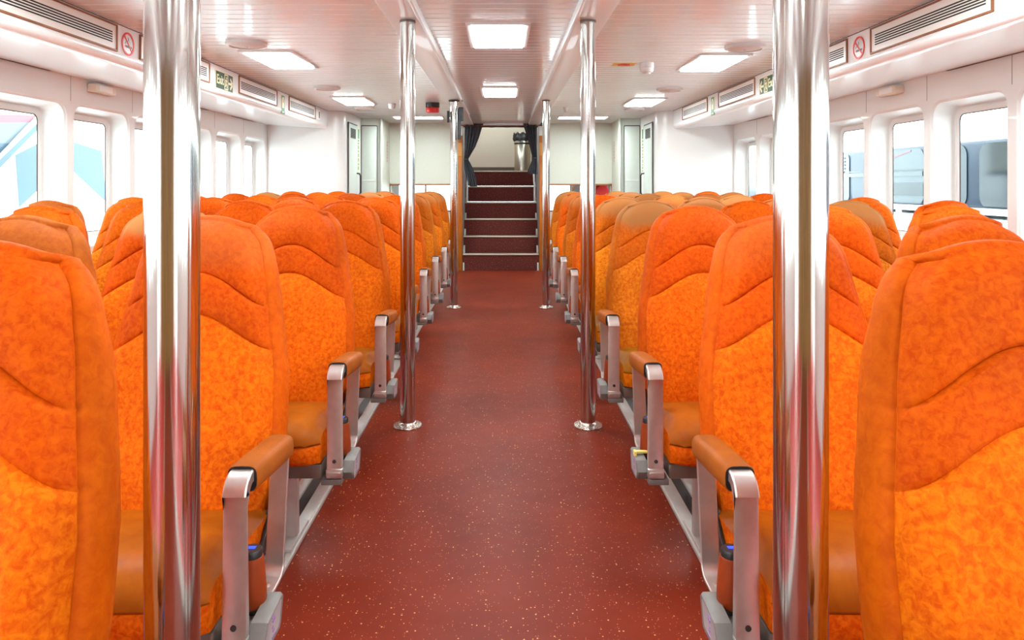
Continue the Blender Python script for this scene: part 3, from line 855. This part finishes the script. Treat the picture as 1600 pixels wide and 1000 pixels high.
bm = BM()
n = 60; zt, zb = 2.012, 1.978
for j in range(1):
    A = [bm.verts.new((-.50+1.0*i/n, 9.99+.008*math.sin(i*.9), zt+.0)) for i in range(n+1)]; B = [bm.verts.new((-.50+1.0*i/n, 9.985+.010*math.sin(i*.9), 1.995+.003*math.sin(i*.5))) for i in range(n+1)]
    for i in range(n): bm.faces.new((A[i], A[i+1], B[i+1], B[i]))
tube(bm, [(-.52, 10.0, 2.005), (.52, 10.0, 2.005)], .009, 8)
tag(obj('curtain_rail', bm, 'curtain'), 'dark curtain rail and valance across the top of the stair opening', 'curtain rail')

# bin on the landing
bx, by = .345, YF+1.55
t = thing('waste_bin', 'tall stainless steel bin with black bag at the top of the stairs', 'bin', (bx, by, LZ))
bm = BM(); lathe(bm, [(.118, 0), (.128, .006), (.128, .49), (.124, .495)], n=32); obj('body', bm, 'steel_bin', t, 40)
bm = BM(); lathe(bm, [(.130, .43), (.133, .436), (.133, .452), (.130, .458)], n=32, caps=False); obj('band', bm, 'black', t, 40)
bm = BM()
rings = []
for r, z in ((.131, .50), (.139, .49), (.146, .53), (.142, .57), (.132, .60), (.122, .615), (.110, .60), (.10, .50)):
    rings.append([bm.verts.new(((r+.010*math.sin(i*2.3+z*40)+.006*math.sin(i*5.1))*math.cos(2*PI*i/40), (r+.010*math.sin(i*2.3+z*40))*math.sin(2*PI*i/40), z+.012*math.sin(i*1.3))) for i in range(40)])
for a, b in zip(rings, rings[1:]):
    for i in range(40): bm.faces.new((a[i], a[(i+1) % 40], b[(i+1) % 40], b[i]))
bm.faces.new(rings[-1])
obj('bin_bag', bm, 'black', t, 60)
bm = BM(); box(bm, -.125, -.04, -.05, .06, .60, .635, .008); obj('hood', bm, 'steel_bin', t, 40)

# ------------------------------------------------------------------ poles
POLES = [(1.03, 'near'), (3.59, 'middle'), (7.02, 'far')]
for side in (-1, 1):
    for y, nm in POLES:
        sd = 'left' if side < 0 else 'right'
        t = thing('grab_pole', {'near': 'thick-looking polished steel pole in the foreground, %s of the aisle', 'middle': 'polished steel pole on the %s aisle edge beside the fourth row of seats', 'far': 'slim polished steel pole %s of the stairs, farthest down the aisle'}[nm] % sd, 'pole', (side*.4515, y, 0), 'stainless poles along the aisle')
        bm = BM(); cyl(bm, (0, 0, .004), .0375, 2.024, 48); obj('pole_shaft', bm, 'chrome', t, 40)
        bm = BM(); lathe(bm, [(.070, 0), (.072, .004), (.070, .009), (.046, .012), (.043, .022), (.040, .024)], n=40)
        for q in range(4):
            a = q*PI/2+.6; cyl(bm, (.057*math.cos(a), .057*math.sin(a), .008), .006, .006, 10)
        obj('base_flange', bm, 'flange', t, 40)
        bm = BM(); lathe(bm, [(.0395, 2.018), (.0395, 2.0295)], n=40); obj('top_ring', bm, 'grey_cap', t, 40)

# black strap on the far left pole
px = -.4515; py = 7.02
t = thing('black_strap', 'folded black strap tied to the far left pole near the ceiling', 'strap', (px, py, 1.7))
bm = BM(); tube(bm, [(.0+.047*math.cos(a*PI/8), .047*math.sin(a*PI/8), .32+.004*math.sin(a)) for a in range(17)], .006, 8)
tube(bm, [(.045, -.01, .32), (.075, -.015, .335), (.085, -.02, .315)], .004, 6)
obj('cable_tie', bm, 'black', t, 60)
bm = BM()
sweep(bm, [(-.045, .24), (-.055, .20), (-.05, .15), (-.046, .10), (-.05, .04), (-.047, -.06)], .034, .022, .038, bev=.005)
sweep(bm, [(-.04, .25), (-.06, .23), (-.06, .15), (-.05, .12)], .05, .02, .045, bev=.006)
obj('hanging_tail', bm, 'black_cloth', t, 40)
bm = BM(); sweep(bm, [(-.02, .22), (-.03, .18), (-.02, .11)], .026, .02, -.066, bev=.004); obj('strap_loop', bm, 'black_cloth', t, 40)

# ------------------------------------------------------------------ ceiling fittings
def ceiling_light(x, y0, w, l, z, label, group):
    t = thing('ceiling_light', label, 'ceiling light', (x, y0+l/2, z), group)
    bm = BM(); b = .028
    for (a0, a1, c0, c1) in ((-w/2, w/2, -l/2, -l/2+b), (-w/2, w/2, l/2-b, l/2), (-w/2, -w/2+b, -l/2+b, l/2-b), (w/2-b, w/2, -l/2+b, l/2-b)):
        box(bm, a0, a1, c0, c1, -.012, .004, .002)
    obj('frame', bm, 'trim_w', t, 30)
    bm = BM(); box(bm, -w/2+b, w/2-b, -l/2+b, l/2-b, -.018, .002, .004)
    obj('diffuser', bm, 'light', t)
G1 = 'square ceiling light panels'
for y, lb in ((-1.24, 'behind'), (1.26, 'over'), (3.76, 'near'), (6.26, 'far')):
    l = {'near': 'nearest rectangular light panel over the middle of the aisle', 'far': 'small-looking light panel over the aisle just before the stairs', 'over': 'light panel over the aisle directly above the viewer', 'behind': 'light panel over the aisle at its near end'}[lb]
    ceiling_light(0, y, .345, .66, ZC+.005, l, G1)
for s in (-1, 1):
    o = 0 if s < 0 else .12; sd = 'left' if s < 0 else 'right'
    for y, lb in ((-.3, 'light panel above the first rows near the boarding end, %s side'), (2.12, 'light panel above the second row of the %s bank'), (4.52, 'bright light panel beside the nearest round speaker on the %s ceiling'), (6.92, 'light panel next to the farthest round speaker on the %s ceiling')):
        ceiling_light(s*1.475, y+o, .345, .66, ZC, lb % sd, G1)
    t = thing('ceiling_light', 'long crosswise light strip above the lobby %s of the stairs' % sd, 'ceiling light', (s*1.04, 9.08, ZC), G1)
    bm = BM(); box(bm, -.32, .32, -.17, -.15, -.012, .003, .002); box(bm, -.32, .32, .15, .17, -.012, .003, .002); box(bm, -.32, -.30, -.15, .15, -.012, .003, .002); box(bm, .30, .32, -.15, .15, -.012, .003, .002); obj('frame', bm, 'trim_w', t, 30)
    bm = BM(); box(bm, -.30, .30, -.15, .15, -.007, .002); obj('diffuser', bm, 'light', t)
    for (y, r, lb) in ((4.28, .118, 'nearest'), (6.25, .112, 'middle'), (7.95, .108, 'farthest')):
        y2 = y+(0 if s < 0 else .10)
        t = thing('ceiling_speaker', '%s of the round white speakers on the %s ceiling' % (lb, sd), 'speaker', (s*1.505, y2, ZC), 'round ceiling speakers')
        bm = BM(); lathe(bm, [(r, .004), (r+.003, -.008), (r, -.018), (r-.018, -.024), (r-.022, -.020)], n=40, caps=False); obj('rim', bm, 'plastic_w', t, 50)
        bm = BM(); lathe(bm, [(r-.021, -.018), (r*.5, -.024), (.012, -.027), (.010, -.031), (.0005, -.031)], n=40, caps=False); obj('grille', bm, 'speaker', t, 50)
# smoke detectors, sticker, beacon
t = thing('smoke_detector', 'white smoke detector hanging beside the yellow sticker on the right ceiling', 'smoke detector', (1.03, 5.0, ZC))
bm = BM(); lathe(bm, [(.046, .003), (.049, -.002), (.049, -.034), (.046, -.038)], n=32); obj('base', bm, 'plastic_w', t, 40)
bm = BM(); lathe(bm, [(.046, -.037), (.047, -.05), (.040, -.064), (.026, -.070), (.024, -.078), (.0005, -.08)], n=32, caps=False)
obj('sensor_head', bm, 'plastic_w', t, 40)
t = thing('smoke_detector', 'small white dome detector on the left ceiling beside the middle pole', 'smoke detector', (-1.14, 7.55, ZC))
bm = BM(); lathe(bm, [(.036, .003), (.040, -.002), (.040, -.02)], n=28); obj('base', bm, 'plastic_w', t, 40)
bm = BM(); lathe(bm, [(.038, -.019), (.036, -.042), (.024, -.056), (.0005, -.06)], n=28, caps=False); obj('sensor_head', bm, 'plastic_w', t, 60)
bm = BM(); box(bm, .80, .96, 5.00, 5.13, ZC-.002, ZC+.003)
o = obj('sticker', bm, 'yellow'); tag(o, 'yellow sticker with a red symbol flat on the right ceiling', 'sticker')
bm = BM()
lathe(bm, [(.03, 0), (.046, 0)], (.88, 5.065, ZC-.0032), 28, caps=False, mi=0)
box(bm, .855, .905, 5.04, 5.075, ZC-.0042, ZC-.002, 0, mi=0)
obj('symbol', bm, 'sign_red', o)
t = thing('alarm_beacon', 'red alarm beacon with black base on the ceiling by the far left pole', 'beacon', (-.705, 7.48, ZC))
bm = BM(); lathe(bm, [(.066, .009), (.072, .004), (.072, -.05), (.068, -.052)], n=32); obj('base', bm, 'black', t, 40)
bm = BM(); lathe(bm, [(.066, -.05), (.070, -.056), (.069, -.096), (.060, -.106), (.0005, -.108)], n=32, caps=False); obj('lens', bm, 'red', t, 40)
t = thing('ceiling_hook', 'small white fitting on the ceiling beside the far right pole', 'fitting', (.72, 7.9, ZC))
bm = BM(); lathe(bm, [(.03, .003), (.03, -.015), (.018, -.03), (.016, -.06), (.0005, -.065)], n=20, caps=False); obj('stem', bm, 'plastic_w', t, 40)

# ------------------------------------------------------------------ vents and signs on the soffit
VENTS = {-1: [(2.81, 3.755), (3.99, 4.94), (5.49, 6.42), (6.78, 7.73)], 1: [(2.88, 3.84), (4.10, 5.06), (5.60, 6.54), (6.90, 7.85)]}
VL = ['air vent panel nearest the viewer', 'air vent panel between the no smoking sign and the exit sign', 'air vent panel just past the exit sign', 'air vent panel at the far end of the soffit']
for s in (-1, 1):
    sd = 'left' if s < 0 else 'right'
    for (y0, y1), lb in zip(VENTS[s], VL):
        L_ = y1-y0
        t = thing('air_vent', '%s, %s side' % (lb, sd), 'air vent', (s*XS, (y0+y1)/2, 1.975), 'air vent panels along the soffits')
        def bx(bm, a0, a1, z0, z1, t0, t1, bev=0, mi=0):
            xa, xb = sorted((-s*t0, -s*t1)); box(bm, xa, xb, a0, a1, z0, z1, bev, mi)
        bm = BM(); h = .070; b = .009
        bx(bm, -L_/2, L_/2, h-b, h, -.004, .010, .001); bx(bm, -L_/2, L_/2, -h, -h+b, -.004, .010, .001)
        bx(bm, -L_/2, -L_/2+b, -h+b, h-b, -.004, .010, .001); bx(bm, L_/2-b, L_/2, -h+b, h-b, -.004, .010, .001)
        obj('frame', bm, 'wood_trim', t)
        bm = BM(); bx(bm, -L_/2+b, L_/2-b, -h+b, h-b, -.004, .004)
        obj('vent_panel', bm, 'vent_w', t)
        bm = BM()
        for q in range(5): bx(bm, -L_/2+.045, L_/2-.045, -.029+q*.0125, -.0225+q*.0125, .003, .0052)
        obj('slots', bm, 'slot', t)
def plate(bm, w, h, t0, t1, mi=0, cx=0, cy=0):
    box(bm, cx-w/2, cx+w/2, cy-h/2, cy+h/2, t0, t1, 0, mi)
def poly(bm, pts, z0, z1, mi=0):
    a = [bm.verts.new((x, y, z0)) for x, y in pts]; b = [bm.verts.new((x, y, z1)) for x, y in pts]
    bm.faces.new(a).material_index = mi; bm.faces.new(b).material_index = mi
    for i in range(len(pts)): bm.faces.new((a[i], a[(i+1) % len(pts)], b[(i+1) % len(pts)], b[i])).material_index = mi
def bar(bm, p, q, w, z0, z1, mi=0):
    p = Vector(p); q = Vector(q); d = (q-p).normalized(); n = Vector((-d.y, d.x))*w/2
    poly(bm, [p+n, q+n, q-n, p-n], z0, z1, mi)
def text_obj(body, size, mt, parent, x, y, z):
    cu = bpy.data.curves.new('lettering', 'FONT'); cu.body = body; cu.size = size; cu.extrude = .0008; cu.align_x = 'CENTER'; cu.align_y = 'CENTER'; cu.offset = size*.012
    tmp = bpy.data.objects.new('tmp_text', cu); C.objects.link(tmp)
    dg = bpy.context.evaluated_depsgraph_get(); dg.update()
    me = bpy.data.meshes.new_from_object(tmp.evaluated_get(dg)); bpy.data.objects.remove(tmp)
    me.materials.clear(); me.materials.append(M[mt])
    o = bpy.data.objects.new('lettering', me); C.objects.link(o); o.parent = parent; o.location = (x, y, z); return o
def exit_sign(s):
    sd = 'left' if s < 0 else 'right'
    y = 5.205 if s < 0 else 5.335
    t = thing('exit_sign', 'dark green Exit sign with running man and arrow on the %s soffit' % sd, 'sign'); t.matrix_world = face_frame(s, s*(XS-.002 if s > 0 else XS-.002), y, 1.952)
    bm = BM(); w, h = .325, .132
    plate(bm, w, h, -.004, .003, 0); plate(bm, w-.014, h-.012, .002, .0042, 1)
    obj('panel', bm, ['cream', 'sign_green'], t)
    k = 1 if s < 0 else -1
    text_obj('Exit', .088, 'cream', t, -k*.083, .002, .005).scale = (.92, 1.05, 1)
    # door with running figure
    bm = BM(); cx = k*.030; z0, z1 = .0040, .0056
    for a, b in (((-.030, -.052), (.030, -.052)), ((-.030, .052), (.030, .052)), ((-.030, -.055), (-.030, .055)), ((.030, -.055), (.030, .055))):
        bar(bm, (cx+a[0], a[1]), (cx+b[0], b[1]), .008, z0, z1)
    lathe(bm, [(.008, z0), (.008, z1)], (cx+k*.006, .032, 0), 14)
    for a, b, w_ in (((.002, .020), (-.006, -.008), .014), ((.002, .016), (.018, .006), .007), ((0, .016), (-.018, .010), .007), ((-.006, -.008), (.012, -.024), .009), ((.012, -.024), (.010, -.044), .008), ((-.006, -.008), (-.012, -.028), .009), ((-.012, -.028), (-.026, -.034), .008)):
        bar(bm, (cx+k*a[0], a[1]), (cx+k*b[0], b[1]), w_, z0, z1)
    obj('running_figure', bm, 'cream', t)
    bm = BM(); ax = k*.110
    bar(bm, (ax-k*.036, -.003), (ax+k*.022, -.003), .017, z0, z1)
    bar(bm, (ax+k*.034, .001), (ax-k*.002, .036), .017, z0, z1); bar(bm, (ax+k*.034, -.007), (ax-k*.002, -.042), .017, z0, z1)
    obj('arrow', bm, 'cream', t)
def no_smoking(s):
    sd = 'left' if s < 0 else 'right'; y = 3.868 if s < 0 else 3.972
    t = thing('no_smoking_sign', 'round red and white no smoking sign on the %s soffit' % sd, 'sign'); t.matrix_world = face_frame(s, s*(XS-.001), y, 1.966)
    bm = BM(); lathe(bm, [(.050, .0005), (.050, .0022)], n=40); obj('disc', bm, 'plastic_w', t)
    bm = BM()
    lathe(bm, [(.063, .0008), (.063, .004), (.053, .004), (.053, .0008)], n=44, caps=False)
    bar(bm, (-.040, .040), (.040, -.040), .009, .001, .0042); obj('prohibition_ring', bm, 'sign_red', t)
    bm = BM(); box(bm, -.020, .038, -.021, -.009, .001, .0034, 0, 0); box(bm, -.032, -.022, -.021, -.009, .001, .0034, 0, 1)
    tube(bm, [(-.030, -.002, .0025), (-.022, .010, .0025), (-.006, .012, .0025), (.004, .022, .0025), (-.002, .034, .0025)], .0018, 6, mi=2)
    obj('cigarette', bm, ['black', 'sign_red', 'grey_cap'], t)
def jacket_sign(s):
    sd = 'left' if s < 0 else 'right'; y = 6.60 if s < 0 else 6.73
    t = thing('lifejacket_sign', 'narrow green and cream lifejacket sign on the %s soffit' % sd, 'sign'); t.matrix_world = face_frame(s, s*(XS-.001), y, 1.955)
    bm = BM(); plate(bm, .105, .150, -.002, .002, 0); plate(bm, .092, .138, .0018, .003, 1); plate(bm, .105, .03, -.002, .0045, 1, 0, -.085)
    obj('panel', bm, ['cream', 'green2'], t)
    bm = BM()
    ring = [(.024*math.cos(a*PI/10), .022+.026*math.sin(a*PI/10)) for a in range(-2, 13)]
    poly(bm, [(.026, -.046), (.030, .02)]+[(.028*math.cos(a*PI/8), .020+.036*math.sin(a*PI/8)) for a in range(1, 8)]+[(-.030, .02), (-.026, -.046)], .0028, .0042)
    poly(bm, [(.007*math.cos(a*PI/6), .018+.020*math.sin(a*PI/6)) for a in range(12)], .004, .0052, 1)
    box(bm, -.030, .030, -.088, -.080, .0045, .0055, 0, 0)
    obj('pictogram', bm, ['cream', 'green2'], t)
for s in (-1, 1): exit_sign(s); no_smoking(s); jacket_sign(s)
bm = BM(); box(bm, -XS-.002, -XS+.016, 7.80, 7.90, 1.905, 2.02, .004)
o = obj('control_box', bm, 'vent_w', None, 30); tag(o, 'small cream control box past the last vent on the left soffit', 'control box')
bm = BM(); box(bm, -XS+.015, -XS+.018, 7.835, 7.875, 1.93, 2.0, 0); obj('switch_plate', bm, 'grey_cap', o)
for s in (-1, 1):
    sd = 'left' if s < 0 else 'right'
    y0 = 4.70 if s < 0 else 4.78
    bm = BM(); a, b = sorted((s*(XW+.004), s*(XW-.060))); box(bm, a, b, y0, y0+.25, 1.818, 1.872, .008)
    o = obj('emergency_lamp', bm, 'beige_lamp', None, 30); tag(o, 'small beige emergency lamp on the wall above the %s windows' % sd, 'lamp')
    bm = BM(); a, b = sorted((s*(XW-.058), s*(XW-.066))); box(bm, a, b, y0+.03, y0+.19, 1.826, 1.864, .003); obj('lens', bm, 'vent_w', o, 30)

# ------------------------------------------------------------------ outside: water, neighbouring vessels
bm = BM(); quad(bm, [(-300, -300, -1.2), (300, -300, -1.2), (300, 300, -1.2), (-300, 300, -1.2)])
tag(obj('water', bm, 'water'), kind='structure')
def side_pt(X, px, py, out=0.0):
    s = (px-VX)/(X-CX); return (X-math.copysign(out, X), F/s, EYE+(VY-py)/s)
# left: white hull with blue triangles
t = thing('neighbouring_ferry', 'white vessel with blue triangles moored outside the left windows', 'ship', (0, 0, 0))
XL = -7.0
bm = BM(); box(bm, XL-3, XL, 2, 34, -1.3, 3.6, .05); obj('hull', bm, 'hull_w', t, 30)
def patch(name, pts, mt, out):
    bm = BM(); v = [side_pt(XL, a, b, out) for a, b in pts]; quad(bm, v) if len(v) == 4 else bm.faces.new([bm.verts.new(p) for p in v])
    obj(name, bm, mt, t)
patch('red_stripe', [(-60, 178), (57, 180), (46, 191.5), (-60, 192)], 'hull_red', .01)
patch('blue_triangle', [(5, 165), (17, 165.5), (21, 176)], 'hull_blue', .01)
patch('pale_panel', [(-60, 192), (45, 191.5), (12, 226), (-60, 224)], 'hull_pale', .01)
patch('dark_window', [(-60, 222), (14, 224), (1, 237), (-60, 300)], 'hull_mid', .012)
patch('ramp_stripe', [(-60, 300), (58, 186), (58, 198), (-60, 318)], 'hull_blue', .05)
patch('ramp_edge', [(-60, 292), (58, 181), (58, 187), (-60, 300)], 'trim_w', .06)
patch('blue_panel', [(23, 242), (57, 225), (57, 298), (29, 324)], 'hull_blue', .01)
patch('blue_triangle', [(108, 220), (158, 236), (166, 316), (108, 262)], 'hull_blue', .01)
patch('pale_panel', [(190, 255), (225, 262), (225, 330), (190, 330)], 'hull_pale', .01)
bm = BM()
for z in (.62, .72): tube(bm, [(XL+.4, 4, z), (XL+.4, 30, z)], .025, 8)
for i in range(14): tube(bm, [(XL+.4, 4+i*2, .3), (XL+.4, 4+i*2, .72)], .02, 8)
obj('railing', bm, 'trim_w', t)
# right: blue-windowed superstructure
t = thing('neighbouring_ferry', 'ferry with dark blue rounded windows moored outside the right windows', 'ship', (0, 0, 0))
XR = 5.0
zr = lambda r: EYE+r*(XR-CX)
bm = BM(); box(bm, XR, XR+3, 2.5, 24, zr(-.052), zr(.092), .05); obj('superstructure', bm, 'hull_frame', t, 30)
bm = BM(); box(bm, XR-.35, XR+3.4, 1, 30, -1.3, zr(-.075), .05); obj('hull', bm, 'hull_w', t, 30)
bm = BM()
for z in (zr(-.056),): box(bm, XR-.30, XR-.22, 1, 30, z-.03, z+.03, .01)
for i in range(20): box(bm, XR-.28, XR-.24, 1.5+i*1.4, 1.56+i*1.4, zr(-.08), zr(-.056), 0)
obj('railing', bm, 'trim_w', t)
def rpane(px0, px1, zt_, zb_, mt, name='side_window', r=.12):
    ya, yb = sorted((side_pt(XR, px0, 0)[1], side_pt(XR, px1, 0)[1]))
    bm = BM(); f = rrect(ya, yb, zr(zb_), zr(zt_), r, 5)
    a = [bm.verts.new((XR+.005, y, z)) for y, z in f]; b = [bm.verts.new((XR-.012, y, z)) for y, z in f]
    bm.faces.new(b)
    for i in range(len(f)): bm.faces.new((a[i], a[(i+1) % len(f)], b[(i+1) % len(f)], b[i]))
    return obj(name, bm, mt, t)
rpane(1532, 1720, .083, -.05, 'hull_dark'); w = rpane(1452, 1512, .084, -.05, 'hull_teal')
rpane(1388, 1445, .084, -.05, 'hull_lt')
w = rpane(1300, 1328, .084, -.05, 'hull_lt', 'door_panel', .08); rpane(1332, 1376, .084, -.05, 'hull_frame')
rpane(1225, 1290, .08, -.05, 'hull_lt')
y0 = side_pt(XR, 1322, 0)[1]; y1 = side_pt(XR, 1308, 0)[1]
bm = BM()
for i in range(6): box(bm, XR-.02, XR-.011, y0, y1, zr(.075)-.05*i-.02, zr(.075)-.05*i, 0)
obj('louvre', bm, 'hull_mid', t)
bm = BM(); ya, yb = side_pt(XR, 1445, 0)[1], side_pt(XR, 1300, 0)[1]
box(bm, XR-.03, XR-.011, ya, yb, zr(.018), zr(.028), 0); box(bm, XR-.02, XR-.011, ya, yb, zr(.030), zr(.034), 0, mi=1); box(bm, XR-.02, XR-.011, ya, side_pt(XR, 1372, 0)[1], zr(-.03), zr(.002), 0, mi=1)
obj('side_band', bm, ['hull_lt', 'hull_dark'], t)
bm = BM(); bar_pts = [side_pt(XR, 1393, 246, .016), side_pt(XR, 1425, 234, .016), side_pt(XR, 1425, 237, .016), side_pt(XR, 1393, 249, .016)]; quad(bm, bar_pts)
obj('red_streak', bm, 'hull_red', t)

# ------------------------------------------------------------------ light, world, camera
def area(name, loc, size, e, rot=(0, 0, 0), col=(1, .97, .93)):
    l = bpy.data.lights.new(name, 'AREA'); l.energy = e; l.shape = 'RECTANGLE'; l.size, l.size_y = size; l.color = col
    o = bpy.data.objects.new(name, l); o.location = loc; o.rotation_euler = rot; C.objects.link(o); return o
area('landing_lamp', (-.3, YF+1.8, 3.40), (1.2, .4), 26)
W = bpy.data.worlds.new('overcast'); bpy.context.scene.world = W; W.use_nodes = True
nt = W.node_tree; bg = nt.nodes['Background']
tc = nt.nodes.new('ShaderNodeTexCoord'); gr = nt.nodes.new('ShaderNodeTexNoise'); gr.inputs['Scale'].default_value = 2
rp = nt.nodes.new('ShaderNodeValToRGB'); rp.color_ramp.elements[0].color = (.80, .96, 1, 1); rp.color_ramp.elements[1].color = (.86, .98, 1, 1)
nt.links.new(tc.outputs['Generated'], gr.inputs['Vector']); nt.links.new(gr.outputs['Fac'], rp.inputs['Fac']); nt.links.new(rp.outputs['Color'], bg.inputs['Color'])
bg.inputs['Strength'].default_value = 7.2
cam = bpy.data.cameras.new('camera'); co = bpy.data.objects.new('camera', cam); C.objects.link(co)
cam.sensor_width = 36; cam.lens = F/1600*36; cam.shift_x = (800-VX)/1600; cam.shift_y = -(500-VY)/1600
cam.clip_start = .05; cam.clip_end = 600
co.location = (CX, 0, EYE); co.rotation_euler = (PI/2, 0, 0)
sc = bpy.context.scene; sc.camera = co
sc.view_settings.view_transform = 'Standard'; sc.view_settings.look = 'None'; sc.view_settings.exposure = .45; sc.view_settings.gamma = 1
sc.cycles.max_bounces = 10; sc.cycles.diffuse_bounces = 5; sc.cycles.glossy_bounces = 5; sc.cycles.transparent_max_bounces = 12
sc.cycles.sample_clamp_indirect = 6; sc.cycles.caustics_reflective = False; sc.cycles.caustics_refractive = False
